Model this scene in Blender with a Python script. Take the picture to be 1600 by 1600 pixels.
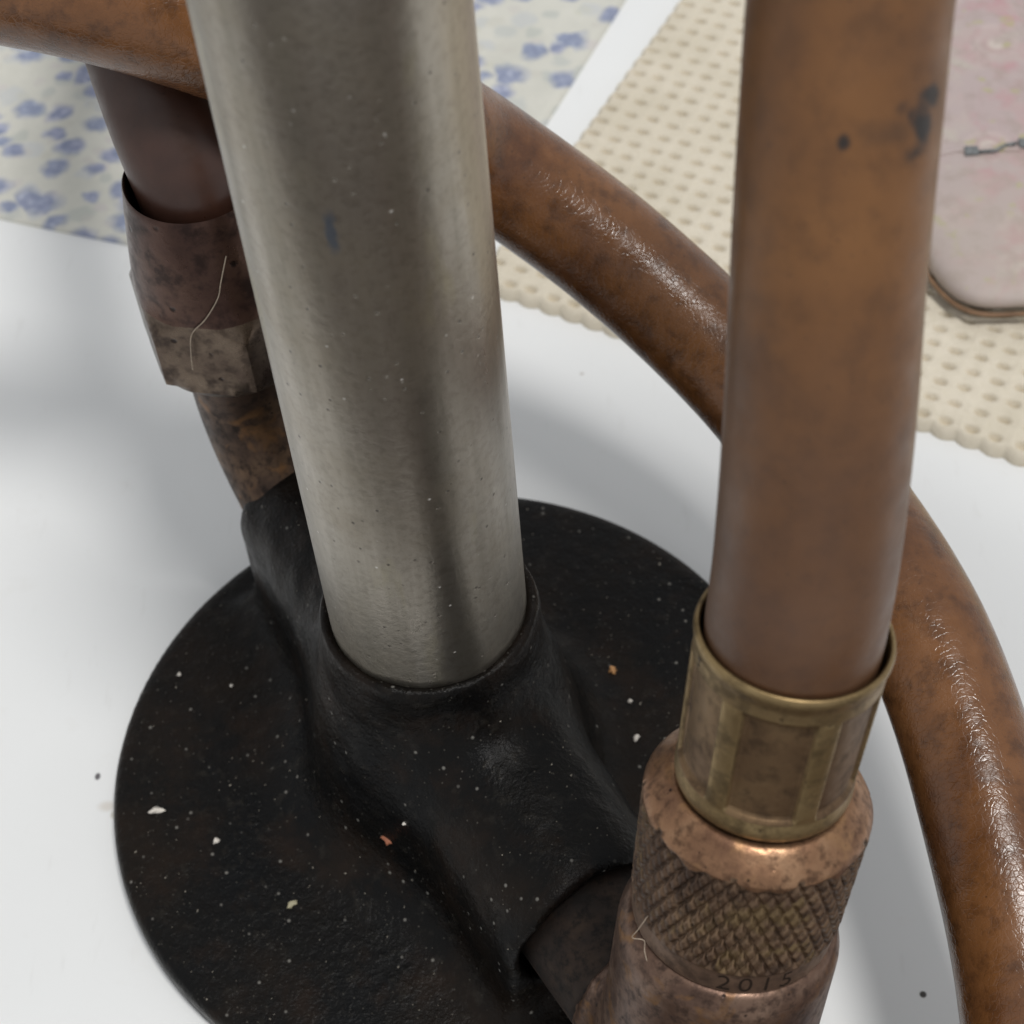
import bpy, math, random
import numpy as np
from mathutils import Matrix, Vector

# ------------------------------------------------------------------ scene, camera, light
for o in list(bpy.data.objects):
    bpy.data.objects.remove(o, do_unlink=True)
sc = bpy.context.scene
col = sc.collection
S = 0.001                      # everything below is written in millimetres

CAM = Vector((21.9, -139.2, 242.6))
CAMROT = Matrix(((0.998408, 0.034441, 0.044689),
                 (0.0, 0.792063, -0.610439),
                 (-0.056420, 0.609468, 0.790803)))
cd = bpy.data.cameras.new("camera")
cam = bpy.data.objects.new("camera", cd)
col.objects.link(cam)
sc.camera = cam
cam.matrix_world = Matrix.Translation(CAM * S) @ CAMROT.to_4x4()
cd.sensor_width = 36.0
cd.lens = 67.5
cd.clip_start = 0.005
cd.clip_end = 20.0
cd.dof.use_dof = True
cd.dof.focus_distance = 0.222
cd.dof.aperture_fstop = 44.0
sc.render.resolution_x = sc.render.resolution_y = 1024

w = bpy.data.worlds.new("World")
sc.world = w
w.use_nodes = True
wb = w.node_tree.nodes["Background"]
wb.inputs[0].default_value = (0.95, 0.975, 1.0, 1)
wb.inputs[1].default_value = 0.60

def area(name, loc, target, size, power, color):
    l = bpy.data.lights.new(name, 'AREA')
    l.shape = 'DISK'
    l.size = size
    l.energy = power
    l.color = color
    o = bpy.data.objects.new(name, l)
    col.objects.link(o)
    o.location = loc
    o.rotation_euler = (Vector(target) - Vector(loc)).to_track_quat('-Z', 'Y').to_euler()
    return o
area("ceiling_lamp", (0.34, -0.30, 1.40), (0, 0, 0), 0.30, 12.0, (1.0, 0.985, 0.96))

vs = sc.view_settings
vs.view_transform = 'Standard'
vs.look = 'None'
vs.exposure = 0.0
vs.gamma = 1.0
sc.render.engine = 'CYCLES'
sc.cycles.max_bounces = 6
sc.cycles.diffuse_bounces = 3
sc.cycles.glossy_bounces = 3
sc.cycles.caustics_reflective = False

rng = np.random.default_rng(7)
random.seed(7)

# ------------------------------------------------------------------ helpers: objects
def tag(o, label=None, cat=None, kind=None, group=None):
    if label: o['label'] = label
    if cat: o['category'] = cat
    if kind: o['kind'] = kind
    if group: o['group'] = group
    return o

def mesh_obj(name, verts, faces, mat, parent=None, smooth=True, origin=(0, 0, 0), M=None):
    """verts in mm; origin in mm is the object's own origin (or M, a local frame in mm)."""
    v = np.asarray(verts, float)
    if M is None:
        v = v - np.asarray(origin, float)
    me = bpy.data.meshes.new(name)
    me.from_pydata((v * S).tolist(), [], [list(map(int, f)) for f in faces])
    me.update()
    if smooth:
        me.polygons.foreach_set('use_smooth', [True] * len(me.polygons))
    o = bpy.data.objects.new(name, me)
    col.objects.link(o)
    me.materials.append(mat)
    if parent is not None:
        o.parent = parent
    if M is not None:
        L = M.copy(); L.translation = L.translation * S
        o.matrix_basis = L
    else:
        o.location = Vector(origin) * S
    return o

def empty(name, loc=(0, 0, 0)):
    o = bpy.data.objects.new(name, None)
    o.empty_display_size = 0.01
    col.objects.link(o)
    o.location = Vector(loc) * S
    return o

def grid_faces(nu, nv, wrap_u=False, wrap_v=False):
    i = np.arange(nu if wrap_u else nu - 1)
    j = np.arange(nv if wrap_v else nv - 1)
    I, J = np.meshgrid(i, j, indexing='ij')
    I2, J2 = (I + 1) % nu, (J + 1) % nv
    return np.stack([I * nv + J, I2 * nv + J, I2 * nv + J2, I * nv + J2], -1).reshape(-1, 4)

def lathe(profile, n=96, disp=None, twist=0.0):
    """profile: list of (r, z). closed ends when r==0 are left as poles."""
    p = np.array(profile, float)
    th = np.linspace(0, 2 * math.pi, n, endpoint=False)
    T, K = np.meshgrid(th, np.arange(len(p)), indexing='ij')
    R = p[K, 0].copy(); Z = p[K, 1].copy()
    if disp is not None:
        R = R + disp(T, Z, R)
    V = np.stack([R * np.cos(T), R * np.sin(T), Z], -1).reshape(-1, 3)
    return V, grid_faces(n, len(p), wrap_u=True)

def round_profile(pts, rad=0.4, seg=4):
    """round every inner corner of a polyline profile."""
    out = [pts[0]]
    for a, b, c in zip(pts[:-2], pts[1:-1], pts[2:]):
        a, b, c = map(np.array, (a, b, c))
        u = (a - b); v = (c - b)
        lu, lv = np.linalg.norm(u), np.linalg.norm(v)
        t = min(rad, lu * .45, lv * .45)
        p0 = b + u / lu * t; p1 = b + v / lv * t
        for k in range(seg + 1):
            s = k / seg
            out.append(tuple((1 - s) ** 2 * p0 + 2 * s * (1 - s) * b + s * s * p1))
    out.append(pts[-1])
    return out

def catmull(pts, n):
    P = np.array(pts, float)
    P = np.vstack([2 * P[0] - P[1], P, 2 * P[-1] - P[-2]])
    out = []
    for i in range(1, len(P) - 2):
        p0, p1, p2, p3 = P[i - 1:i + 3]
        t = np.linspace(0, 1, n, endpoint=False)[:, None]
        out.append(0.5 * (2 * p1 + (p2 - p0) * t + (2 * p0 - 5 * p1 + 4 * p2 - p3) * t ** 2
                          + (3 * p1 - p0 - 3 * p2 + p3) * t ** 3))
    out.append(P[-2][None])
    return np.vstack(out)

def tube(path, radius, n=40, cap=True):
    """path: (k,3); radius scalar or (k,)"""
    C = np.asarray(path, float)
    k = len(C)
    Rr = np.broadcast_to(np.asarray(radius, float), (k,))
    T = np.gradient(C, axis=0); T /= np.linalg.norm(T, axis=1)[:, None]
    up = np.array([0.3, 0.2, 1.0])
    N = np.cross(T[0], up)
    if np.linalg.norm(N) < .1: N = np.cross(T[0], np.array([1., 0, 0]))
    N /= np.linalg.norm(N)
    V = []
    th = np.linspace(0, 2 * math.pi, n, endpoint=False)
    for i in range(k):
        N = N - T[i] * (N @ T[i]); N /= np.linalg.norm(N)
        B = np.cross(T[i], N)
        V.append(C[i] + Rr[i] * (np.cos(th)[:, None] * N + np.sin(th)[:, None] * B))
    V = np.vstack(V)
    F = grid_faces(k, n, wrap_v=True).tolist()
    if cap:
        F.append(list(range(n))[::-1]); F.append([(k - 1) * n + q for q in range(n)])
    return V, F

def surface_net(f, lo, hi, h):
    """smooth iso-surface f=0 (f<0 inside) on a regular grid."""
    lo = np.array(lo, float); hi = np.array(hi, float)
    n = np.ceil((hi - lo) / h).astype(int) + 1
    ax = [lo[i] + h * np.arange(n[i]) for i in range(3)]
    X, Y, Z = np.meshgrid(*ax, indexing='ij')
    phi = f(X, Y, Z)
    ins = phi < 0
    c = n - 1
    acc = np.zeros((*c, 3)); cnt = np.zeros(c)
    offs = [(a, b, d) for a in (0, 1) for b in (0, 1) for d in (0, 1)]
    def sl(o): return tuple(slice(o[i], o[i] + c[i]) for i in range(3))
    for o in offs:
        for axis in range(3):
            if o[axis]: continue
            q = list(o); q[axis] = 1
            p0 = phi[sl(o)]; p1 = phi[sl(q)]
            m = (p0 < 0) != (p1 < 0)
            d = np.where(m, p0 - p1, 1.0)
            t = np.where(m, p0 / d, 0)
            pos = np.zeros((*c, 3)); pos[...] = np.array(o, float); pos[..., axis] += t
            acc += pos * m[..., None]; cnt += m
    act = cnt > 0
    idx = -np.ones(c, int); idx[act] = np.arange(act.sum())
    cell = np.argwhere(act)
    V = lo + h * (cell + acc[act] / cnt[act][:, None])
    F = []
    for axis in range(3):
        a1, a2 = (axis + 1) % 3, (axis + 2) % 3
        s0 = [slice(None)] * 3; s1 = [slice(None)] * 3
        s0[axis] = slice(0, -1); s1[axis] = slice(1, None)
        A = ins[tuple(s0)]; B = ins[tuple(s1)]
        e = np.argwhere(A != B)
        e = e[(e[:, a1] > 0) & (e[:, a2] > 0) & (e[:, a1] < c[a1]) & (e[:, a2] < c[a2])]
        flip = ~A[tuple(e.T)]
        q = []
        for (d1, d2) in ((1, 1), (0, 1), (0, 0), (1, 0)):
            k = e.copy(); k[:, a1] -= d1; k[:, a2] -= d2
            q.append(idx[tuple(k.T)])
        q = np.stack(q, -1)
        q[flip] = q[flip][:, ::-1]
        F.append(q)
    return V, np.vstack(F)

def smin(a, b, k):
    hh = np.clip(.5 + .5 * (b - a) / k, 0, 1)
    return b * (1 - hh) + a * hh - k * hh * (1 - hh)

def smax(a, b, k):
    return -smin(-a, -b, k)

# ------------------------------------------------------------------ helpers: materials
class Mat:
    def __init__(s, name):
        s.m = bpy.data.materials.new(name)
        s.m.use_nodes = True
        s.nt = s.m.node_tree
        s.b = s.nt.nodes["Principled BSDF"]
        s.tc = s.nt.nodes.new("ShaderNodeTexCoord")
    def n(s, t, **kw):
        nd = s.nt.nodes.new(t)
        for k, v in kw.items():
            if k.startswith('i_'):
                key = k[2:]
                key = int(key) if key.isdigit() else key.replace('_', ' ')
                s.set(nd.inputs[key], v)
            else:
                setattr(nd, k, v)
        return nd
    def set(s, sock, v):
        if hasattr(v, 'is_output'):
            s.nt.links.new(v, sock)
        else:
            if isinstance(v, (tuple, list)) and len(v) == 3 and sock.type == 'RGBA':
                v = (*v, 1)
            sock.default_value = v
    @property
    def obj(s):
        return s.tc.outputs['Object']
    def map(s, vec, scale=(1, 1, 1), loc=(0, 0, 0), rot=(0, 0, 0)):
        return s.n('ShaderNodeMapping', i_Vector=vec, i_Scale=scale, i_Location=loc, i_Rotation=rot).outputs[0]
    def noise(s, scale, detail=4, rough=.55, vec=None, dist=0.0, out='Fac'):
        nd = s.n('ShaderNodeTexNoise', i_Vector=vec if vec is not None else s.obj, i_Scale=scale,
                 i_Detail=detail, i_Roughness=rough, i_Distortion=dist)
        return nd.outputs[out]
    def voro(s, scale, vec=None, feature='F1', rand=1.0, dim='3D'):
        return s.n('ShaderNodeTexVoronoi', feature=feature, voronoi_dimensions=dim,
                   i_Vector=vec if vec is not None else s.obj, i_Scale=scale, i_Randomness=rand)
    def ramp(s, fac, stops, interp='LINEAR'):
        nd = s.n('ShaderNodeValToRGB', i_Fac=fac)
        cr = nd.color_ramp; cr.interpolation = interp
        while len(cr.elements) < len(stops): cr.elements.new(.5)
        for e, (p, c) in zip(cr.elements, stops):
            e.position = p
            e.color = (*c, 1) if isinstance(c, (tuple, list)) else (c, c, c, 1)
        return nd.outputs[0]
    def math(s, op, a, b=0.0, c=None, clamp=False):
        nd = s.n('ShaderNodeMath', operation=op, use_clamp=clamp, i_0=a, i_1=b)
        if c is not None: s.set(nd.inputs[2], c)
        return nd.outputs[0]
    def mix(s, fac, a, b, mode='MIX'):
        nd = s.n('ShaderNodeMix', data_type='RGBA', blend_type=mode)
        s.set(nd.inputs[0], fac); s.set(nd.inputs[6], a); s.set(nd.inputs[7], b)
        return nd.outputs[2]
    def near(s, p, r0, r1, wobble=0.0, wscale=400.0, stretch=(1, 1, 1)):
        """soft mask 1 inside r0 (mm) of local point p (mm), 0 outside r1; wobble in mm."""
        vec = s.obj
        if wobble:
            nz = s.noise(wscale, 2, .6, out='Color')
            sub = s.n('ShaderNodeVectorMath', operation='SUBTRACT', i_0=nz, i_1=(.5, .5, .5)).outputs[0]
            scl = s.n('ShaderNodeVectorMath', operation='SCALE', i_0=sub)
            scl.inputs['Scale'].default_value = wobble * S * 2
            vec = s.n('ShaderNodeVectorMath', operation='ADD', i_0=vec, i_1=scl.outputs[0]).outputs[0]
        d = s.n('ShaderNodeVectorMath', operation='SUBTRACT', i_0=vec, i_1=tuple(q * S for q in p)).outputs[0]
        d = s.n('ShaderNodeVectorMath', operation='MULTIPLY', i_0=d, i_1=stretch).outputs[0]
        ln = s.n('ShaderNodeVectorMath', operation='LENGTH', i_0=d).outputs['Value']
        mr = s.n('ShaderNodeMapRange', interpolation_type='SMOOTHSTEP', i_Value=ln)
        mr.inputs['From Min'].default_value = r0 * S; mr.inputs['From Max'].default_value = r1 * S
        mr.inputs['To Min'].default_value = 1; mr.inputs['To Max'].default_value = 0
        return mr.outputs[0]
    def bump(s, h, strength=.3, dist=.0002, prev=None):
        nd = s.n('ShaderNodeBump', i_Height=h, i_Strength=strength, i_Distance=dist)
        if prev is not None: s.set(nd.inputs['Normal'], prev)
        return nd.outputs[0]
    def done(s, color=None, rough=None, metal=None, normal=None, spec=None, **kw):
        if color is not None: s.set(s.b.inputs['Base Color'], color)
        if rough is not None: s.set(s.b.inputs['Roughness'], rough)
        if metal is not None: s.set(s.b.inputs['Metallic'], metal)
        if spec is not None: s.set(s.b.inputs['Specular IOR Level'], spec)
        if normal is not None: s.set(s.b.inputs['Normal'], normal)
        for k, v in kw.items(): s.set(s.b.inputs[k.replace('_', ' ')], v)
        return s.m

def rubber(name, base, dark, light, seed, gloss=.34, crack=1.0, stains=(), mott=1.0, reflect_tint=None):
    m = Mat(name)
    v = m.map(m.obj, loc=(seed, seed * .7, -seed))
    big = m.noise(55, 4, .6, v)
    mid = m.noise(330, 5, .65, v)
    fine = m.noise(1500, 3, .6, v)
    c = m.ramp(big, [(.3, dark), (.5, base), (.68, light)])
    c = m.mix(m.ramp(mid, [(.34, .6 * mott), (.52, 0)]), c, tuple(q * .5 for q in dark))
    c = m.mix(m.ramp(mid, [(.56, 0), (.76, .55 * mott)]), c, light)
    pits = m.ramp(m.voro(900, v).outputs['Distance'], [(.06, 1), (.16, 0)])
    c = m.mix(m.math('MULTIPLY', pits, m.ramp(fine, [(.5, 0), (.6, .6)])), c, (.012, .008, .006))
    dirt = None
    for (p, r0, r1, wob, ws, st, a) in stains:
        k = m.math('MULTIPLY', m.near(p, r0, r1, wob, ws, st), a)
        dirt = k if dirt is None else m.math('MAXIMUM', dirt, k)
    if reflect_tint is not None:
        c = m.mix(m.math('MULTIPLY', m.near(*reflect_tint), .5), c, (.058, .034, .027))  # grey-maroon tint near the ferrule mouth, painted in for reflected light
    if dirt is not None:
        c = m.mix(dirt, c, (.010, .009, .009))
    r = m.ramp(m.noise(240, 4, .6, v), [(.3, gloss - .06), (.7, gloss + .16)])
    cr = m.voro(1300, v, 'DISTANCE_TO_EDGE').outputs['Distance']
    h = m.math('ADD', m.math('MULTIPLY', m.ramp(cr, [(0, 0), (.10, 1)]), .35 * crack), m.math('MULTIPLY', fine, .7))
    nb = m.bump(h, .32 * crack, .00012)
    nb = m.bump(mid, .30 * crack, .0004, nb)
    return m.done(c, r, 0, nb, spec=.5)

def patina(name, base, dark, bright, seed, rough=.42, metal=.75, scale=1.0, gold=None):
    m = Mat(name)
    v = m.map(m.obj, loc=(seed, -seed, seed * .3))
    big = m.noise(150 * scale, 5, .62, v)
    mid = m.noise(620 * scale, 5, .65, v)
    c = m.ramp(big, [(.32, dark), (.5, base), (.7, bright)])
    c = m.mix(m.ramp(mid, [(.35, .8), (.52, 0)]), c, tuple(q * .5 for q in dark))
    if gold is not None:
        c = m.mix(m.ramp(m.noise(210 * scale, 3, .6, v, .6), [(.56, 0), (.68, .8)]), c, gold)
    pit = m.ramp(m.voro(650 * scale, v).outputs['Distance'], [(.10, 1), (.2, 0)])
    pit = m.math('MULTIPLY', pit, m.ramp(m.noise(300, 2, .5, v), [(.55, 0), (.62, 1)]))
    c = m.mix(pit, c, (.02, .012, .01))
    r = m.ramp(mid, [(.3, rough + .18), (.7, rough - .05)])
    h = m.math('SUBTRACT', mid, pit)
    nb = m.bump(h, .35, .0002)
    return m.done(c, r, metal, nb)

# ================================================================== STRUCTURE: the table
m = Mat("white_tabletop")
v = m.obj
c = m.ramp(m.noise(9, 4, .6), [(.35, (.77, .775, .77)), (.65, (.81, .815, .81))])
c = m.mix(m.ramp(m.noise(120, 4, .7), [(.60, 0), (.78, .12)]), c, (.60, .56, .49))
for p, r0, r1, st, colr, a in [((-52.6, 1.8, 0), .25, .55, (1, .7, 1), (.05, .04, .05), .9),
                               ((-49.2, -4.6, 0), .3, 1.0, (1, 1, 1), (.40, .36, .27), .6),
                               ((-50.5, -3.2, 0), .4, 2.0, (1, 1.6, 1), (.52, .45, .36), .45),
                               ((62.6, -34.8, 0), .3, .6, (1, 1, 1), (.03, .025, .02), .95),
                               ((57.6, 8.6, 0), .1, .9, (3, .8, 1), (.25, .25, .27), .6),
                               ((-75, -6, 0), .2, .5, (1, 1, 1), (.3, .27, .22), .6),
                               ((20, 77, 0), .2, .5, (1, 1, 1), (.35, .3, .25), .5)]:
    c = m.mix(m.math('MULTIPLY', m.near(p, r0, r1, 0, 900, st), a), c, colr)
c = m.mix(m.ramp(m.noise(420, 3, .65, m.map(m.obj, scale=(1, .18, 1), rot=(0, 0, .5))), [(.62, 0), (.72, .10)]), c, (.50, .48, .45))
nb = m.bump(m.noise(700, 3, .6), .10, .0002)
M_TABLE = m.done(c, .42, 0, nb, spec=.35)
def box(x0, x1, y0, y1, z0, z1, bev=0):
    V = [(x, y, z) for x in (x0, x1) for y in (y0, y1) for z in (z0, z1)]
    F = [(0, 1, 3, 2), (4, 6, 7, 5), (0, 4, 5, 1), (2, 3, 7, 6), (0, 2, 6, 4), (1, 5, 7, 3)]
    return V, F
V, F = box(-420, 420, -70, 620, -22, 0)  # front edge cut short so the pipe's middle reflects dark
tag(mesh_obj("tabletop", V, F, M_TABLE, smooth=False), kind="structure")
m = Mat("unseen_dark_floor")
M_FLOOR = m.done(m.ramp(m.noise(6, 4, .6, m.map(m.obj, scale=(1, 6, 1))), [(.3, (.05, .03, .02)), (.7, (.10, .06, .035))]), .5)
V, F = box(-1500, 1500, -1500, 1500, -770, -750)  # unseen floor, added to keep the pipe's central reflection dark
tag(mesh_obj("floor", V, F, M_FLOOR, smooth=False), kind="structure")

# ------------------------------------------------------------------ flowered cloth (flat, printed)
m = Mat("flowered_cotton")
v0 = m.obj
wob = m.noise(260, 2, .5, out='Color')
vv = m.n('ShaderNodeMix', data_type='VECTOR'); m.set(vv.inputs[0], .0035); m.set(vv.inputs[4], v0); m.set(vv.inputs[5], wob)
vec = m.map(vv.outputs[1], scale=(1, 1.12, 1), rot=(0, 0, .45))
base = m.ramp(m.noise(70, 3, .6), [(.35, (.57, .56, .50)), (.65, (.65, .635, .57))])
def blobs(scale, off, r_in, r_out, keep):
    vo = m.voro(scale, m.map(vec, loc=(off, off * .6, 0)), rand=.85, dim='2D')
    sep = m.n('ShaderNodeSeparateColor', i_Color=vo.outputs['Color'])
    rad = m.math('MULTIPLY', vo.outputs['Distance'], m.math('ADD', .75, m.math('MULTIPLY', sep.outputs[1], .9)))
    mask = m.ramp(rad, [(r_in, 1), (r_out, 0)])
    k = m.math('LESS_THAN', sep.outputs[0], keep)
    return m.math('MULTIPLY', mask, k), sep.outputs[2], rad
g, gr, _ = blobs(150, .31, .26, .42, .75)
c = m.mix(m.math('MULTIPLY', g, .55), base, m.mix(gr, (.40, .43, .40), (.50, .52, .56)))
g2, gr2, _ = blobs(210, .83, .2, .34, .5)
c = m.mix(m.math('MULTIPLY', g2, .5), c, m.mix(gr2, (.52, .52, .42), (.56, .50, .52)))
f1, fr, rd = blobs(132, .07, .24, .47, .93)
pet = m.noise(560, 3, .6)
fc = m.mix(m.ramp(pet, [(.36, 1), (.6, 0)]), m.mix(fr, (.22, .27, .42), (.29, .31, .48)), (.13, .17, .32))
fc = m.mix(m.ramp(pet, [(.58, 0), (.72, .7)]), fc, (.50, .54, .66))
c = m.mix(m.math('MULTIPLY', f1, .88), c, fc)
weave = m.noise(2600, 2, .5)
c = m.mix(.12, c, m.ramp(weave, [(.3, (.5, .5, .46)), (.7, (.85, .85, .8))]))
M_CLOTH = m.done(c, .85, 0, m.bump(weave, .2, .0001), spec=.15)

def clip_sheet(name, quad, n, height, thick, mat, mask=None):
    """quad: 4 corners (mm, xy) -> bilinear n x n heightfield sheet with a rim down to the table."""
    Q = np.array(quad, float)
    u = np.linspace(0, 1, n[0]); v_ = np.linspace(0, 1, n[1])
    U, Vv = np.meshgrid(u, v_, indexing='ij')
    XY = ((1 - U) * (1 - Vv))[..., None] * Q[0] + (U * (1 - Vv))[..., None] * Q[1] + (U * Vv)[..., None] * Q[2] + ((1 - U) * Vv)[..., None] * Q[3]
    Z = height(XY[..., 0], XY[..., 1], U, Vv)
    return XY, Z

def sheet_obj(name, XY, Z, mat, bottom=.02, keep=None):
    nu, nv = Z.shape
    top = np.concatenate([XY, Z[..., None]], -1).reshape(-1, 3)
    F = grid_faces(nu, nv)
    ring = [(i, 0) for i in range(nu)] + [(nu - 1, j) for j in range(1, nv)] + [(i, nv - 1) for i in range(nu - 2, -1, -1)] + [(0, j) for j in range(nv - 2, 0, -1)]
    ri = np.array([a * nv + b for a, b in ring])
    low = top[ri].copy(); low[:, 2] = bottom
    base_i = len(top)
    k = len(ri)
    sk = [[ri[(q + 1) % k], ri[q], base_i + q, base_i + (q + 1) % k] for q in range(k)]
    return mesh_obj(name, np.vstack([top, low]), F.tolist() + sk, mat, origin=(float(XY[..., 0].mean()), float(XY[..., 1].mean()), 0))

def edge_curve(XY, amp, U, Vv):
    return XY
CQ = [(-5.5, 95.0), (60.0, 240.6), (-180.0, 300.0), (-190.0, 160.5)]
XY, Z = clip_sheet("c", CQ, (90, 90), lambda x, y, u, v: .45 + .16 * np.sin(x * .09 + 1) * np.sin(y * .07) + .05 * np.sin(x * .31 + y * .22), .4, M_CLOTH)
uu = np.linspace(0, 1, 90)
XY[:, :, 1] += -3.4 * np.sin(np.pi * uu)[None, :] ** 1 * (1 - uu)[:, None] * 1.0
o = sheet_obj("flowered_cloth", XY, Z, M_CLOTH)
tag(o, "cream cotton cloth printed with small blue flowers, flat on the white table", "cloth")

# ------------------------------------------------------------------ beige perforated mat (real holes in relief)
m = Mat("beige_foam")
nzf = m.noise(900, 4, .6)
c = m.ramp(m.noise(60, 4, .6), [(.3, (.60, .54, .43)), (.7, (.70, .635, .525))])
c = m.mix(m.ramp(nzf, [(.3, .35), (.6, 0)]), c, (.56, .50, .38))
M_MAT = m.done(c, .8, 0, m.bump(nzf, .35, .0003), spec=.2)
c0 = np.array([1.4, 97.6]); ea = np.array([90.1 - 22.5, 53.9 - 87.0]); ea /= np.linalg.norm(ea)
eb = np.array([20.7, 38.9]); eb /= np.linalg.norm(eb)
PIT_A, PIT_B = 4.15, 3.75
NA, NB = 46, 40
sub = 12
ia = np.arange(NA * sub + 1) / sub; ib = np.arange(NB * sub + 1) / sub
A, B = np.meshgrid(ia, ib, indexing='ij')
jit = lambda a, b, s: np.sin(a * 12.9 + b * 7.3 + s) * .5 + np.sin(a * 3.1 - b * 5.7 + s * 2) * .5
ca, cb = np.floor(A), np.floor(B)
fa = A - ca - .5 + .08 * jit(ca, cb, 1.0); fb = B - cb - .5 + .08 * jit(ca, cb, 2.0)
hole = np.exp(-((fa / .25) ** 2 + (fb / .15) ** 2) ** 2.2)
knot = .22 * np.cos(2 * np.pi * A) * .5 + .26 * np.cos(2 * np.pi * B) * .5
tilt = .18 * np.cos(2 * np.pi * (A + .25)) * np.cos(2 * np.pi * B)
edge = np.minimum.reduce([A * PIT_A, B * PIT_B, (NA - A) * PIT_A, (NB - B) * PIT_B])
Z = 2.3 + 0.35 * knot + .5 * tilt + .12 * jit(ca, cb, 3.0) - 2.05 * hole * (.75 + .25 * np.abs(jit(ca, cb, 5.)))
Z = .12 + (Z - .12) * np.clip(edge / 1.0, 0, 1) ** .5
sc_a = .55 * np.abs(np.sin(np.pi * A)) ; sc_b = .55 * np.abs(np.sin(np.pi * B))
Bs = B * PIT_B - np.where(B < .5, (1 - B / .5) * sc_a, 0) * 1.3
As = A * PIT_A - np.where(A < .5, (1 - A / .5) * sc_b, 0) * 1.3
XY = c0 + As[..., None] * ea + Bs[..., None] * eb
XY = XY + (.5 * np.sin(As * .09 + 1) * (np.clip(1 - Bs / 40, 0, 1)))[..., None] * eb
o = sheet_obj("perforated_mat", XY, Z, M_MAT, bottom=.03)
tag(o, "beige perforated rubbery mat with rows of small holes and a scalloped edge", "mat")

# ------------------------------------------------------------------ pink pouch on the mat
m = Mat("pink_flowered_fabric")
n1 = m.noise(75, 3, .55, dist=.8); n2 = m.noise(150, 4, .6)
c = m.ramp(n1, [(.34, (.47, .42, .37)), (.46, (.46, .37, .35)), (.64, (.46, .28, .29))])
vo = m.voro(95, dim='3D')
ring = m.ramp(vo.outputs['Distance'], [(.10, (.56, .49, .44)), (.2, (.45, .33, .32)), (.34, (.50, .41, .39)), (.45, (.44, .36, .35))])
c = m.mix(m.ramp(n2, [(.38, 0), (.52, .9)]), c, ring)
c = m.mix(m.ramp(m.noise(260, 4, .65), [(.48, 0), (.64, .6)]), c, (.36, .29, .26))
c = m.mix(m.ramp(m.noise(210, 2, .5, m.map(m.obj, loc=(.3, .1, 0))), [(.62, 0), (.68, .6)]), c, (.40, .38, .18))
c = m.mix(m.math('MULTIPLY', m.near((2, -52, 0), 6, 34, 0, 60), .45), c, (.42, .37, .31))
M_PINK = m.done(c, .55, 0, m.bump(m.noise(800, 3, .6), .15, .0002), spec=.3)
m = Mat("brown_binding"); M_BIND = m.done(m.ramp(m.noise(300), [(.3, (.13, .07, .035)), (.7, (.26, .15, .08))]), .6)
m = Mat("dull_clasp_metal"); M_CLASP = m.done(m.ramp(m.noise(500), [(.3, (.10, .11, .11)), (.7, (.32, .33, .33))]), .35, .5)
PC = np.array([91.5, 143.0, 2.3]); PL, PW, PH = 60.5, 15.5, 9.0
pouch = empty("zip_pouch", PC)
nu, nv = 288, 40
ug = np.linspace(0, 2 * np.pi, nu, endpoint=False); vg = np.linspace(-np.pi / 2, np.pi / 2, nv)
U, Vv = np.meshgrid(ug, vg, indexing='ij')
sgn = lambda x, p: np.sign(x) * np.abs(x) ** p
px_ = PW * sgn(np.cos(Vv), .45) * sgn(np.cos(U), .62)
py_ = PL * sgn(np.cos(Vv), .45) * sgn(np.sin(U), .62)
pz_ = PH * .5 + PH * .5 * sgn(np.sin(Vv), .8) * (1 + .10 * np.sin(py_ * .13) * np.cos(px_ * .2))
V = np.stack([px_, py_, pz_], -1).reshape(-1, 3) + PC
V[:, 2] = np.maximum(V[:, 2], PC[2])
mesh_obj("fabric_body", V, grid_faces(nu, nv, wrap_u=True), M_PINK, origin=PC).parent = pouch
bpy.data.objects["fabric_body"].location = (0, 0, 0)
def child_tube(name, pts, r, mat, parent, n=12, loc0=(0, 0, 0)):
    Vt, Ft = tube(np.array(pts, float), r, n)
    return mesh_obj(name, Vt, Ft, mat, parent)
ringp = [(PW * 1.02 * sgn(np.cos(a), .62), PL * 1.004 * sgn(np.sin(a), .62), 2.6) for a in np.linspace(0, 2 * np.pi, 721)]
child_tube("binding", ringp, .42, M_BIND, pouch)
seam = [(x, -27.5 + .25 * math.sin(x), PH * .5 + PH * .5 * (1 - abs(x / PW) ** 2.4) ** .42 + .1) for x in np.linspace(-PW * .97, PW * .97, 25)]
child_tube("seam", seam, .55, M_PINK, pouch)
zs = PH + .55
Vb, Fb = box(-3.6, -1.2, -29.0, -27.0, PH - .8, zs + .1); mesh_obj("clasp", Vb, Fb, M_CLASP, pouch, smooth=False)
child_tube("clasp_pull", [(-1.2, -28.4, zs), (1.5, -28.6, zs + .3), (3.6, -27.2, zs + .2), (5.5, -26.6, zs)], .3, M_CLASP, pouch)
Vb, Fb = box(6.0, 9.0, -27.8, -25.6, PH - .9, zs + .2); mesh_obj("clasp", Vb, Fb, M_CLASP, pouch, smooth=False)
tag(pouch, "pink flowered pouch with brown bound edge lying on the beige mat", "pouch")

# ================================================================== THE BURNER STAND
UX = np.array([.54, -.842]); VX = np.array([.842, .54])     # arm direction / across it
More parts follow.
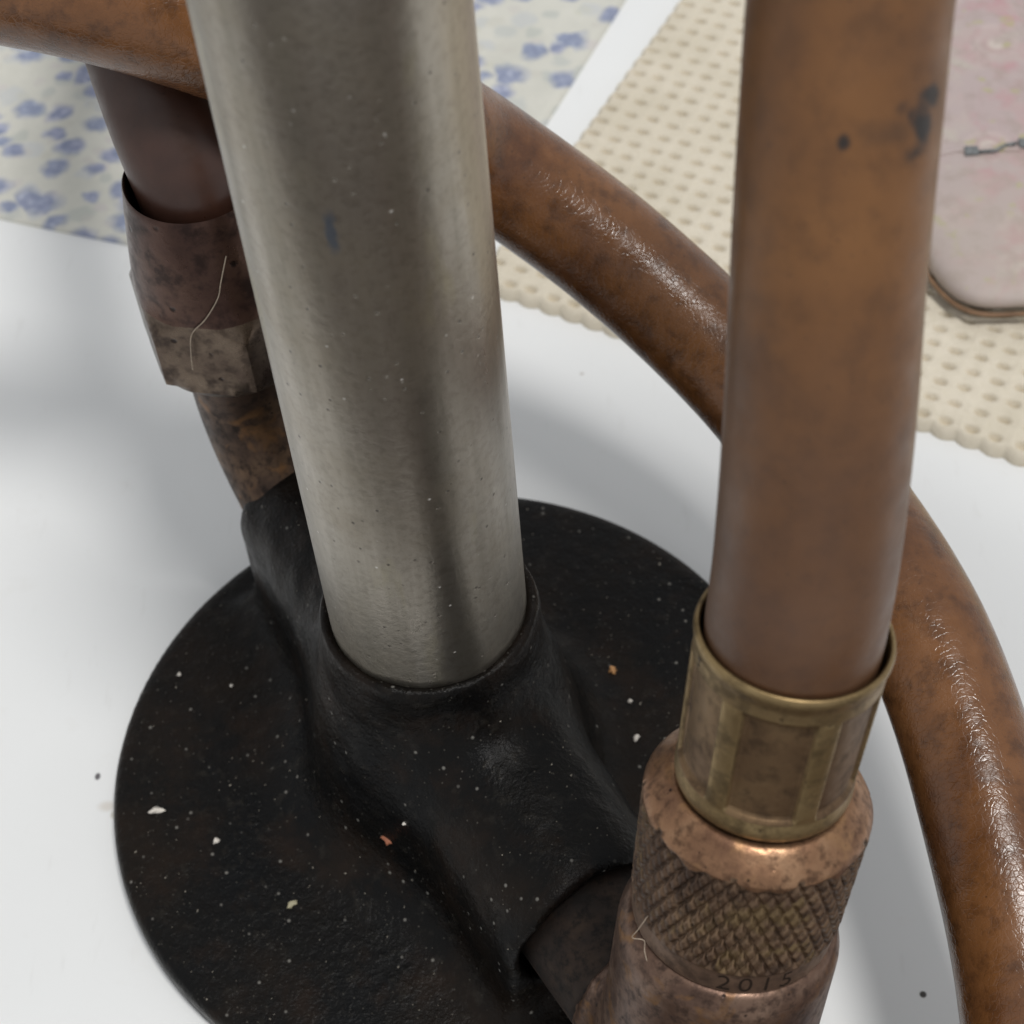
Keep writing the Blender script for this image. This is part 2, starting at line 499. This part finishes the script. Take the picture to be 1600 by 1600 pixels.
# --- black casting
m = Mat("black_cast_iron")
big = m.noise(48, 5, .65); mid = m.noise(420, 5, .65); fin = m.noise(1900, 3, .6)
c = m.ramp(big, [(.30, (.002, .0024, .003)), (.48, (.004, .0034, .003)), (.66, (.011, .007, .0045))])
c = m.mix(m.ramp(m.noise(95, 4, .65, m.map(m.obj, loc=(.2, .4, .1))), [(.52, 0), (.70, .7)]), c, (.016, .009, .0055))
c = m.mix(m.ramp(mid, [(.56, 0), (.70, .4)]), c, (.030, .026, .021))
dv = m.voro(520, m.map(m.obj, loc=(.05, 0, 0)))
dm = m.math('MULTIPLY', m.ramp(dv.outputs['Distance'], [(.07, 1), (.16, 0)]), m.ramp(m.n('ShaderNodeSeparateColor', i_Color=dv.outputs['Color']).outputs[0], [(.66, 0), (.72, .75)]))
c = m.mix(dm, c, (.20, .19, .17))
dv2 = m.voro(1400, m.map(m.obj, loc=(.15, .3, 0)))
dm2 = m.math('MULTIPLY', m.ramp(dv2.outputs['Distance'], [(.08, 1), (.22, 0)]), m.ramp(m.n('ShaderNodeSeparateColor', i_Color=dv2.outputs['Color']).outputs[1], [(.74, 0), (.80, .45)]))
c = m.mix(dm2, c, (.13, .12, .10))
r = m.ramp(mid, [(.3, .46), (.7, .26)])
r = m.mix(m.math('MAXIMUM', dm, dm2), r, (.85, .85, .85))
nb = m.bump(mid, .6, .0006)
nb = m.bump(fin, .3, .0003, nb)
nb = m.bump(m.math('ADD', dm, dm2), .5, .0003, nb)
M_IRON = m.done(c, r, 0, nb, spec=.14)

def f_base(X, Y, Z):
    R = np.sqrt(X * X + Y * Y)
    # disc with a gently rising top
    top = 5.0 + 2.2 * np.clip(1 - R / 46, 0, 1)
    d = smax(R - 48.9, Z - top, 2.2)
    # hub: cone rising to the collar
    rr = 14.0 + 7.5 * (np.clip((42 - Z) / 37, 0, 1)) ** 1.6
    hub = smax((R - rr) * .93, Z - 43.4, 1.2)
    along = X * UX[0] + Y * UX[1]; perp = X * VX[0] + Y * VX[1]
    # front arm (towards the camera)
    zc = 20.5
    ra = 12.9 - .5 * np.clip((along - 20) / 18, 0, 1)
    pq = perp + 1.6 * np.clip(along / 38, 0, 1)
    web = np.where(Z < zc, np.abs(pq) * 1.0, np.sqrt(pq ** 2 + (Z - zc) ** 2))
    fa_ = smax(smax(web - ra, along - 38.5, 1.6), -along - 2, 1)
    bore = np.sqrt(pq ** 2 + (Z - zc) ** 2) - 10.6
    fa_ = smax(fa_, -smax(bore, 31 - along, .6), .8)
    # back arm, slimmer
    zc2 = 23.5
    rb = 12.2 - 2.4 * np.clip((-along - 18) / 24, 0, 1)
    web2 = np.where(Z < zc2, np.abs(perp) * (1 - .0 * Z) , np.sqrt(perp ** 2 + (Z - zc2) ** 2))
    low = 4.0 + 11.0 * np.clip((-along - 38) / 8, 0, 1)
    fb_ = smax(smax(smax(web2 - rb, -along - 40.5, 2.0), along - 2, 1), low - Z, 2)
    s = smin(smin(hub, fa_, 7.0), fb_, 7.0)
    s = smin(s, d, 7.0)
    # raised lip round the pipe
    lip = np.sqrt((R - 13.2) ** 2 + (Z - 43.6) ** 2) - .55
    s = smin(s, lip, .8)
    s = s + .22 * np.sin(X * .55 + .8 * np.sin(Y * .3)) * np.sin(Y * .48 + 1.3) * np.sin(Z * .5 + X * .2) * np.clip((Z - 9) / 8, 0, 1)
    s = np.maximum(s, -Z + .05)
    return s
V, F = surface_net(f_base, (-53, -53, -1), (53, 53, 46.5), .62)
burner = empty("burner_stand")
mesh_obj("cast_base", V, F, M_IRON, burner)["label"] = "black rust-specked cast iron base"

# --- nickel pipe
m = Mat("worn_nickel")
st = m.map(m.obj, scale=(1, 1, .06))
streak = m.noise(260, 4, .6, st); blot = m.noise(45, 5, .65); fin = m.noise(900, 4, .65)
c = m.ramp(streak, [(.3, (.28, .255, .21)), (.55, (.37, .335, .285)), (.75, (.46, .425, .37))])
c = m.mix(m.ramp(blot, [(.48, 0), (.7, .5)]), c, (.29, .245, .175))
c = m.mix(m.ramp(fin, [(.36, .28), (.52, 0)]), c, (.17, .15, .12))
c = m.mix(m.ramp(m.noise(120, 4, .6, m.map(m.obj, scale=(1, 1, .25))), [(.60, 0), (.72, .5)]), c, (.40, .36, .22))
pv = m.voro(640)
pm = m.math('MULTIPLY', m.ramp(pv.outputs['Distance'], [(.06, 1), (.17, 0)]), m.ramp(m.n('ShaderNodeSeparateColor', i_Color=pv.outputs['Color']).outputs[0], [(.52, 0), (.66, .85)]))
c = m.mix(pm, c, (.05, .04, .03))
pv3 = m.voro(430, m.map(m.obj, loc=(.2, .1, .4)))
wm = m.math('MULTIPLY', m.ramp(pv3.outputs['Distance'], [(.04, 1), (.10, 0)]), m.ramp(m.n('ShaderNodeSeparateColor', i_Color=pv3.outputs['Color']).outputs[1], [(.70, 0), (.78, .6)]))
c = m.mix(wm, c, (.8, .78, .74))
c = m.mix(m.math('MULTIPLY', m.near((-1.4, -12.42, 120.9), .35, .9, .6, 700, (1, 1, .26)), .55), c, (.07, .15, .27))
r = m.ramp(streak, [(.3, .34), (.7, .25)])
r = m.math('ADD', r, m.math('MULTIPLY', m.ramp(blot, [(.4, 0), (.7, 1)]), .10))
nb = m.bump(m.math('SUBTRACT', fin, m.math('MULTIPLY', pm, 1.5)), .22, .00018)
nb = m.bump(streak, .10, .0002, nb)
M_NICKEL = m.done(c, r, m.math('SUBTRACT', .93, m.math('MAXIMUM', pm, wm)), nb)
prof = [(12.5, 30)] + [(12.5, z) for z in np.linspace(36, 163, 60)] + [(12.45, 164.6), (12.2, 165), (11.3, 165), (11.0, 164.6), (11.0, 60), (0.0, 60)]
V, F = lathe(prof, 128)
mesh_obj("pipe", V, F, M_NICKEL, burner)["label"] = "dull nickel-plated upright pipe, pitted and streaked"

# --- back connection: bent brass elbow + hex nut
M_BRASSDARK = patina("dark_brass", (.07, .042, .028), (.03, .019, .015), (.14, .085, .05), 1.3, .40, .7, 1.0, (.20, .10, .04))
BX, BY = -27.0, 40.0
ub = np.array([-UX[0], -UX[1]])
pts = [(BX, BY, 54), (BX, BY, 47), (BX, BY, 43)]
for a in np.linspace(0, 90, 9)[1:]:
    ar = math.radians(a); rad = 20
    k = rad * (1 - math.cos(ar)); zz = 43 - rad * math.sin(ar)
    pts.append((BX - ub[0] * k, BY - ub[1] * k, zz))
pts.append((BX - ub[0] * 27, BY - ub[1] * 27, 23))
V, F = tube(catmull(pts, 6), 7.4, 48)
mesh_obj("elbow", V, F, M_BRASSDARK, burner)["label"] = "dark brass elbow below the hex nut"
M_NUT = patina("brown_brass_nut", (.080, .043, .033), (.045, .024, .020), (.115, .066, .048), 4.1, .27, .75, .5)
def hexnut():
    n = 120
    th = np.linspace(0, 2 * np.pi, n, endpoint=False)
    rows = []
    ph = math.radians(-99)
    apo = 10.9
    hexr = apo / np.cos((th - ph + np.pi / 6) % (np.pi / 3) - np.pi / 6)
    hexr = np.minimum(hexr, 12.5)
    circ = lambda r: np.full(n, r)
    seq = [(circ(6.5), 49.4), (circ(8.3), 49.4), (circ(8.9), 49.7), (np.minimum(hexr, 9.9), 50.6), (np.minimum(hexr, 11.3), 52.3), (hexr, 53.4), (hexr, 55.5), (hexr, 58), (hexr, 61.0), (hexr, 62.6),
           (np.minimum(hexr, 12.2), 63.3), (np.minimum(hexr, 11.75), 64.1), (np.minimum(hexr, 11.3), 65.1), (circ(10.9), 66.4), (circ(10.7), 68), (circ(10.25), 72), (circ(9.6), 77), (circ(9.1), 80.4),
           (circ(9.0), 81.2), (circ(8.85), 81.5), (circ(8.65), 81.2), (circ(8.55), 78), (circ(8.5), 70), (circ(0), 70)]
    V = np.stack([np.stack([r * np.cos(th) + BX, r * np.sin(th) + BY, np.full(n, z)], -1) for r, z in seq], 1)
    return V.reshape(-1, 3), grid_faces(n, len(seq), wrap_u=True)
V, F = hexnut()
hn = mesh_obj("hex_nut", V, F, M_NUT, burner)
M_HEX = patina("lit_hex_flats", (.13, .094, .068), (.075, .048, .037), (.20, .15, .11), 5.2, .26, .8, .6)  # lighter grey on the hex stands in for light off the white table
hn.data.materials.append(M_HEX)
hz = np.array([p.center.z for p in hn.data.polygons]) / S
hn.data.polygons.foreach_set('material_index', np.where((hz < 64.6) & (hz > 49.5), 1, 0).astype(np.int32))
hn["label"] = "brown hexagonal hose nut with a plain upper sleeve"
md = hn.modifiers.new("edge", 'EDGE_SPLIT'); md.split_angle = math.radians(28)

# --- front connection (tilted): elbow body, knurled nut
FO = Vector((39.8, -39.2, 93.7))
dz = Vector((math.sin(math.radians(7)), math.sin(math.radians(12)), 0)); dz.z = math.sqrt(1 - dz.x ** 2 - dz.y ** 2)
dx = Vector((1, 0, 0)); dx = (dx - dz * dx.dot(dz)).normalized(); dy = dz.cross(dx)
FM = Matrix((dx, dy, dz)).transposed().to_4x4(); FM.translation = FO
M_COPPER = patina("worn_copper_brass", (.29, .158, .088), (.17, .088, .052), (.40, .24, .14), 2.2, .32, .8, 1.3, (.34, .19, .095))
M_KNURL = patina("dark_knurled_brass", (.17, .105, .065), (.085, .052, .036), (.26, .17, .10), 6.2, .36, .75, 1.0, (.20, .135, .065))
M_BODY = patina("brown_elbow_brass", (.145, .086, .060), (.075, .043, .032), (.27, .175, .125), 8.4, .36, .7, 1.1, (.24, .12, .045))
def f_elbow(X, Y, Z):
    # local fitting frame
    dX, dY, dZ = X - FO.x, Y - FO.y, Z - FO.z
    lx = dX * dx.x + dY * dx.y + dZ * dx.z
    ly = dX * dy.x + dY * dy.y + dZ * dy.z
    lz = dX * dz.x + dY * dz.y + dZ * dz.z
    R = np.sqrt(lx * lx + ly * ly)
    rr = 12.0 - .9 * np.clip((lz + 44.5) / 3.0, 0, 1) ** 1.3
    body = smax(smax((R - rr) * .95, lz + 41.4, .8), -lz - 84, 3)
    along = X * UX[0] + Y * UX[1]; perp = X * VX[0] + Y * VX[1]
    q = np.maximum(np.abs(perp), np.abs(Z - 22.5)) * .35 + np.sqrt(perp ** 2 + (Z - 22.5) ** 2) * .65
    blk = smax(smax(q - 10.9, 48.4 - along, 1.0), along - 64, 2)
    stem = smax(smax(np.sqrt((perp + 1.4) ** 2 + (Z - 20.6) ** 2) - 9.4, 32.5 - along, .6), along - 55, .6)
    s = smin(smin(body, blk, 3.0), stem, 1.2)
    return np.maximum(s, .6 - Z)
V, F = surface_net(f_elbow, (10, -74, -.5), (54, -22, 56), .55)
eb_ = mesh_obj("elbow", V, F, M_BODY, burner)
eb_["label"] = "brown brass elbow block under the knurled nut"
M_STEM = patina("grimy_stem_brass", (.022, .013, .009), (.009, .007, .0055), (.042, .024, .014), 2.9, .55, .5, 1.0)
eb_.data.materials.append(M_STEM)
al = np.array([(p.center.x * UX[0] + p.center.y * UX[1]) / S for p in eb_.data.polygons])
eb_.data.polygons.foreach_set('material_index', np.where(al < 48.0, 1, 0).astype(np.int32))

# knurled nut, real diamond relief (built along its own axis)
def knurl(T, Z, R):
    Nk = 46
    z0, z1 = -37.9, -23.7
    t = T * Nk / (2 * np.pi); k = Z * Nk / (2 * np.pi * 11.4) * .5
    tri = lambda x: 1 - np.abs(((x) % 1.0) * 2 - 1)
    h = np.minimum(tri(t + k), tri(t - k))
    h = np.clip(h * 2.1, 0, 1.0)
    worn = .5 + .5 * np.sin(T * 1.0 + .3) * np.sin(T * 3.1 + Z * .21 + 1.2)
    amp = .62 * (1 - .35 * worn) + .06 * np.sin(T * 17 + Z * 3) + .05 * np.sin(T * 41 - Z * 5)
    fade = np.clip((Z - z0) / .5, 0, 1) * np.clip((z1 + .45 * np.sin(T * 9) + .3 * np.sin(T * 23) - Z) / .4, 0, 1)
    return (h - .9) * amp * fade
prof = round_profile([(7.5, -20.4), (9.0, -20.4), (9.6, -20.8), (11.2, -22.5), (11.62, -23.3)], .5)
prof += [(11.62 - .45 * (k / 92.0), -23.35 - 14.6 * k / 92.0) for k in range(93)]
prof += [(11.0, -38.15), (10.85, -38.5), (10.8, -41.0), (10.6, -41.4), (10.2, -41.6), (7.5, -41.6)]
V, F = lathe(prof, 552, knurl)
kn = mesh_obj("knurled_nut", V, F, M_KNURL, burner, M=FM)
kn["label"] = "knurled brass nut with a smooth copper shoulder"
# smooth shoulder and plain band get the rubbed copper colour
kn.data.materials.append(M_COPPER)
pz = np.array([p.center.z for p in kn.data.polygons]) / S
pth = np.array([math.atan2(p.center.y, p.center.x) for p in kn.data.polygons])
lim = -23.6 + .45 * np.sin(pth * 9) * .8 + .3 * np.sin(pth * 23)
M_BAND = patina("plain_band_brass", (.24, .155, .105), (.16, .10, .07), (.32, .215, .15), 3.1, .40, .6, .8)
kn.data.materials.append(M_BAND)
kn.data.polygons.foreach_set('material_index', np.where(pz > lim, 1, np.where(pz < -38.2, 2, 0)).astype(np.int32))
# stamped number, bent round the plain band
m = Mat("stamped_grime"); M_STAMP = m.done((.022, .014, .010), .7, 0, spec=.1)
fc_ = bpy.data.curves.new("stamp_text", 'FONT'); fc_.body = "2015"; fc_.size = 3.3; fc_.space_character = 1.35
fc_.align_x = 'CENTER'; fc_.extrude = .05; fc_.resolution_u = 3; fc_.offset = -.015
to = bpy.data.objects.new("stamp_text", fc_); col.objects.link(to)
dg = bpy.context.evaluated_depsgraph_get()
tm = bpy.data.meshes.new_from_object(to.evaluated_get(dg))
bpy.data.objects.remove(to, do_unlink=True)
import bmesh
bm = bmesh.new(); bm.from_mesh(tm)
bmesh.ops.triangulate(bm, faces=bm.faces[:])
bmesh.ops.subdivide_edges(bm, edges=[e for e in bm.edges if e.calc_length() > .5], cuts=2)
th0 = math.atan2(-90, -12) + math.radians(15)
for vtx in bm.verts:
    a = th0 + vtx.co.x / 10.8
    rr_ = 10.82 + vtx.co.z * .6
    vtx.co = Vector((rr_ * math.cos(a), rr_ * math.sin(a), -40.85 + vtx.co.y)) * S
bm.to_mesh(tm); bm.free()
tm.name = "stamped_number"; tm.materials.clear(); tm.materials.append(M_STAMP)
so = bpy.data.objects.new("stamped_number", tm); col.objects.link(so); so.parent = kn
so["label"] = "number 2015 stamped in the plain band"
tag(burner, "nickel pipe standing in a round black cast iron base with two brass hose fittings", "burner")

# ================================================================== HOSES
HB, HD, HL = (.17, .068, .026), (.085, .032, .014), (.235, .105, .045)
# front hose with its crimped ferrule; its origin is the ferrule mouth
FOa = np.array(FO)
hose_pts = [FOa - np.array(dz) * 16, FOa - np.array(dz) * 6, FOa + np.array([.1, .3, 3.0]), np.array([40.6, -36.2, 104]),
            np.array([41.2, -31.8, 116]), np.array([41.6, -26.6, 127]), np.array([42.3, -20.6, 139]), np.array([43.4, -14.0, 150.5]),
            np.array([46.5, -6.0, 166]), np.array([52, 0, 184]), np.array([64, 2, 206]), np.array([84, -6, 226]), np.array([116, -30, 238]), np.array([160, -70, 234])]
front = empty("rubber_hose", FOa)
M_HOSE1 = rubber("brown_rubber_smooth", (.150, .062, .017), (.108, .045, .014), (.182, .077, .021), 3.3, .40, .5, mott=.55, reflect_tint=((0, 0, 2), 8, 38, 6, 90),
                 stains=[((7.9, 13.6, 48.6), .5, 1.35, 1.3, 420, (1, .7, .55), .95),
                         ((8.7, 15.0, 50.2), .5, 1.4, 1.2, 420, (.75, 1, 1), .92),
                         ((7.3, 12.8, 47.0), .4, 1.3, 1.2, 420, (.65, 1, 1), .85),
                         ((6.6, 13.4, 50.6), .1, 1.0, 1.0, 420, (1, 1, .8), .5),
                         ((1.73, 11.61, 48.93), .35, .75, .3, 500, (1, 1, .7), .92),
                         ((5.2, 12.4, 49.2), .1, 1.9, .8, 400, (.5, 1, 1.2), .42)])
hc = catmull(hose_pts, 10)
hs = (hc - FOa) @ np.array(dz)                      # height above the ferrule mouth
hr = np.interp(hs, [-20, -5, -1.5, 12, 34, 60], [7.75, 7.75, 8.35, 8.35, 8.12, 8.1])
V, F = tube(hc, hr, 64)
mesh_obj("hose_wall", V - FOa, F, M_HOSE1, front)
# ferrule: thin wall with recessed panels
M_FERR = patina("tarnished_brass", (.255, .175, .085), (.19, .128, .064), (.33, .24, .12), 5.7, .34, .8, .6)
PANEL0 = math.atan2(-90, -17) - math.radians(30)
def panel(T, Z, R):
    outer = (R > 8.55)
    np_ = 6
    a = ((T - PANEL0) * np_ / (2 * np.pi)) % 1.0
    u = np.abs(a - .5) * 2                       # 0 centre of panel .. 1 rib centre
    w_ = np.clip((.76 - u) / .07, 0, 1)
    z_ = np.clip((-3.4 - Z) / .5, 0, 1) * np.clip((Z + 17.3) / .4, 0, 1)
    rib = np.clip((u - .80) / .08, 0, 1)
    return np.where(outer, -.55 * w_ * z_ + .05 * rib * z_, 0)
prof = [(8.15, -19.8), (8.5, -19.95), (8.85, -19.7), (8.95, -19.2), (8.95, -18.4), (8.85, -17.9)]
prof += [(8.82 + .38 * (k / 70.0), -17.5 + 15.7 * k / 70.0) for k in range(71)]
prof += [(9.32, -1.4), (9.42, -.9), (9.45, -.4), (9.35, 0.0), (9.12, .12), (8.9, 0.0), (8.85, -.4), (8.62, -4), (8.1, -7.5), (7.9, -9.0)]
V, F = lathe(prof, 336, panel)
fo = mesh_obj("ferrule", V, F, M_FERR, front, M=Matrix.Translation((0, 0, 0)) @ FM.to_3x3().to_4x4())
M_GOLD = patina("rubbed_brass_rib", (.285, .20, .095), (.215, .148, .072), (.36, .26, .13), 7.7, .36, .85, .6)
M_PANEL = patina("brown_brass_panel", (.20, .125, .065), (.145, .088, .048), (.25, .165, .085), 3.9, .38, .75, .6)
fo.data.materials.append(M_GOLD); fo.data.materials.append(M_PANEL)
ct = np.array([(math.atan2(p.center.y, p.center.x), p.center.z / S, math.hypot(p.center.x, p.center.y) / S) for p in fo.data.polygons])
pu = np.abs((((ct[:, 0] - PANEL0) * 6 / (2 * np.pi)) % 1.0) - .5) * 2
inz = (ct[:, 1] < -3.3) & (ct[:, 1] > -17.4)
mi = np.where(inz & (pu > .74), 1, np.where(inz & (pu < .72), 2, 0))
mi = np.where((ct[:, 1] > -.9) | (ct[:, 1] < -17.6), 1, mi)
fo.data.polygons.foreach_set('material_index', mi.astype(np.int32))
fo["label"] = "tarnished brass ferrule with recessed panels"
tag(front, "brown rubber hose with black stain rising from the knurled brass fitting", "hose")

# back hose rising out of the hex nut
bp = [(BX, BY, 70.5), (BX, BY, 74), (-27.3, 40.4, 79.6), (-29.6, 44.6, 85.9), (-32.1, 50.7, 91.6), (-34.8, 58.4, 96.0), (-38.2, 69.2, 98.0), (-44, 88, 94), (-52, 112, 80), (-60, 150, 52), (-70, 200, 20), (-80, 250, 9)]
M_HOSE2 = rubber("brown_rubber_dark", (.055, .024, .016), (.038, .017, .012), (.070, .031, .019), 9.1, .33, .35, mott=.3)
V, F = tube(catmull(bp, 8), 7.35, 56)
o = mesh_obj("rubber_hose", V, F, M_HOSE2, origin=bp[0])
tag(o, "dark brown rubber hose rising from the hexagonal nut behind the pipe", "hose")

# looping hose
lp = [(-330, -20, 9), (-270, 50, 30), (-215, 74, 66), (-160, 70, 96), (-110, 60, 107), (-69.4, 52.0, 109), (-44.9, 45.8, 108.4), (-28.6, 42.6, 105.5), (-11.3, 45.4, 93.6), (-0.5, 52.2, 79.0), (8.5, 56.8, 66.6),
      (25.5, 49.8, 54.7), (41.4, 36.0, 46.0), (52.6, 17.0, 43.4), (59.9, -0.2, 42.9), (64.0, -13.7, 40.6), (67.0, -30.1, 36.5), (69.0, -47.0, 31.5),
      (69, -64, 24), (67, -84, 8), (62, -100, -22), (50, -112, -60), (30, -118, -110)]
Cc = catmull(lp, 14)
rad_ = 8.25 - .45 * np.clip((40 - Cc[:, 1]) / 60, 0, 1) * (Cc[:, 0] > 0)
M_HOSE3 = rubber("brown_rubber_worn", (.150, .060, .019), (.092, .035, .013), (.200, .085, .031), 5.9, .17, 1.0, mott=1.0,
                 stains=[((72.3 + 330, -31 + 20, 37 - 9), .4, 1.3, .6, 500, (1, 1, 1), .9)])
V, F = tube(Cc, rad_, 56)
o = mesh_obj("rubber_hose", V, F, M_HOSE3, origin=lp[0])
tag(o, "long glossy brown rubber hose looping behind the pipe and down the right side", "hose")

# ================================================================== SMALL THINGS
def dry(name, colr, rough=.7):
    mm = Mat(name); return mm.done(mm.ramp(mm.noise(1500), [(.3, tuple(q * .7 for q in colr)), (.7, colr)]), rough)
M_CR_W = dry("crumb_white", (.80, .74, .66)); M_CR_O = dry("crumb_orange", (.62, .32, .13)); M_CR_Y = dry("crumb_straw", (.42, .38, .25)); M_CR_R = dry("flake_rust", (.34, .12, .06))

def base_z(x, y):
    zz = np.arange(1.0, 46, .05)
    f = f_base(np.full_like(zz, x), np.full_like(zz, y), zz)
    k = np.where(f < 0)[0]
    return float(zz[k[-1]]) if len(k) else 0.0

def cam_ray_hit(px, py, zmin=0.0):
    d = CAMROT @ Vector(((px - 800) / 3000.0, -(py - 800) / 3000.0, -1.0))
    t = np.arange(150, 330, .1)
    P_ = np.array(CAM)[None] + t[:, None] * np.array(d)[None]
    f = f_base(P_[:, 0], P_[:, 1], P_[:, 2])
    k = np.where(f < 0)[0]
    return P_[k[0]]

def blob(name, center, size, mat, seed, rot=0.0):
    g = np.random.default_rng(seed)
    nu_, nv_ = 12, 7
    a, b = np.meshgrid(np.linspace(0, 2 * np.pi, nu_, endpoint=False), np.linspace(-np.pi / 2, np.pi / 2, nv_), indexing='ij')
    rr_ = 1 + .28 * g.standard_normal(a.shape) * np.cos(b)
    v3 = np.stack([np.cos(a) * np.cos(b) * rr_ * size[0], np.sin(a) * np.cos(b) * rr_ * size[1], np.sin(b) * size[2]], -1).reshape(-1, 3)
    v3[:, 1] += .25 * size[1] * np.cos(v3[:, 0] / size[0] * 2.2)
    cr, sr = math.cos(rot), math.sin(rot)
    v3 = np.stack([v3[:, 0] * cr - v3[:, 1] * sr, v3[:, 0] * sr + v3[:, 1] * cr, v3[:, 2]], -1)
    return mesh_obj(name, v3 + np.array(center), grid_faces(nu_, nv_, wrap_u=True), mat, origin=center)

crumbs = [((245, 1268), (1.55, .55, .45), M_CR_W, .05, "largest white crumb near the left rim of the black base"),
          ((338, 1315), (.55, .5, .4), M_CR_W, .4, "small round white crumb right of the larger white crumb"),
          ((457, 1413), (.85, .55, .35), M_CR_Y, .6, "pale straw-coloured crumb low on the left of the black base"),
          ((957, 1048), (.75, .8, .5), M_CR_O, .5, "orange crumb on the black base right of the pipe"),
          ((985, 1097), (.42, .4, .35), M_CR_W, .1, "tiny white crumb just below the orange crumb"),
          ((995, 1153), (.7, .45, .4), M_CR_W, .9, "white lint speck on the base beside the knurled nut"),
          ((605, 1312), (.55, 1.25, .3), M_CR_R, .5, "reddish rust flake beside the groove of the front arm"),
          ((633, 1288), (.42, .32, .3), M_CR_W, .2, "pale speck on the side of the front arm"),
          ((280, 1055), (.38, .35, .3), M_CR_W, .2, "tiny white speck near the upper left rim of the base"),
          ((362, 1072), (.33, .3, .3), M_CR_W, .7, "tiny pale speck above the rust patches of the base")]
for i, (p, s_, mt, rt, lb) in enumerate(crumbs):
    h = cam_ray_hit(*p)
    s_ = tuple(q * .8 for q in s_)
    tag(blob("crumb", (h[0], h[1], h[2] + s_[2] * .55), s_, mt, 20 + i, rt), lb, "crumb")

# fine grit over the casting: too small and too many to count
gv, gf = [], []
g = np.random.default_rng(3)
tet = np.array([(1, 1, 1), (1, -1, -1), (-1, 1, -1), (-1, -1, 1)], float)
cnt = 0
while cnt < 300:
    a = g.uniform(0, 2 * np.pi); rr_ = 48 * math.sqrt(g.uniform(.02, 1))
    x, y = rr_ * math.cos(a), rr_ * math.sin(a)
    if math.hypot(x, y) < 15: continue
    z = base_z(x, y)
    if math.sin(x * .21 + 1) * math.sin(y * .17 + 2) + g.uniform(-.6, .6) < .1: continue
    s_ = g.uniform(.035, .11) * (1.6 if g.uniform() > .93 else 1)
    q = tet * s_ * g.uniform(.5, 1.5, (4, 3))
    gv.append(q + np.array([x, y, z + s_ * .4])); b0 = cnt * 4
    gf += [(b0, b0 + 1, b0 + 2), (b0, b0 + 3, b0 + 1), (b0, b0 + 2, b0 + 3), (b0 + 1, b0 + 3, b0 + 2)]
    cnt += 1
M_GRIT = dry("grit_dust", (.30, .27, .22))
tag(mesh_obj("grit", np.vstack(gv), gf, M_GRIT, smooth=False), "fine pale grit and dust scattered over the black casting", "dust", kind="stuff")

# lint fibres
M_LINT = dry("lint_fibre", (.50, .40, .30))
def fibre(pts, r, label):
    Vt, Ft = tube(catmull(pts, 8), r, 6)
    tag(mesh_obj("lint_fibre", Vt, Ft, M_LINT, origin=pts[0]), label, "fibre")
def nut_pt(deg, z, off=.15, r=10.4):
    a = math.radians(deg); return (BX + (r + off) * math.cos(a), BY + (r + off) * math.sin(a), z)
fibre([nut_pt(-66, 76, .1, 9.85), nut_pt(-74, 72.5, .1, 10.3), nut_pt(-79, 70, .1, 10.6), nut_pt(-90, 67, .1, 11), nut_pt(-101, 64.5, .1, 11.3), nut_pt(-104, 61.5, .2, 11.6), nut_pt(-106, 58, .3, 11.6)], .085,
      "fine pale fibre stuck across the brown hexagonal nut")
fl = lambda x, y, z: tuple(FM @ Vector((x, y, z)))
fibre([fl(-9.8, -5.2, -36.5), fl(-10.6, -5.4, -38.6), fl(-11.0, -5.1, -40.4), fl(-9.8, -5.4, -40.4), fl(-9.6, -6.0, -41.6), fl(-8.8, -7.2, -43.0), fl(-7.6, -8.0, -41.9)], .05,
      "tiny curled fibre at the lower left of the knurled nut")
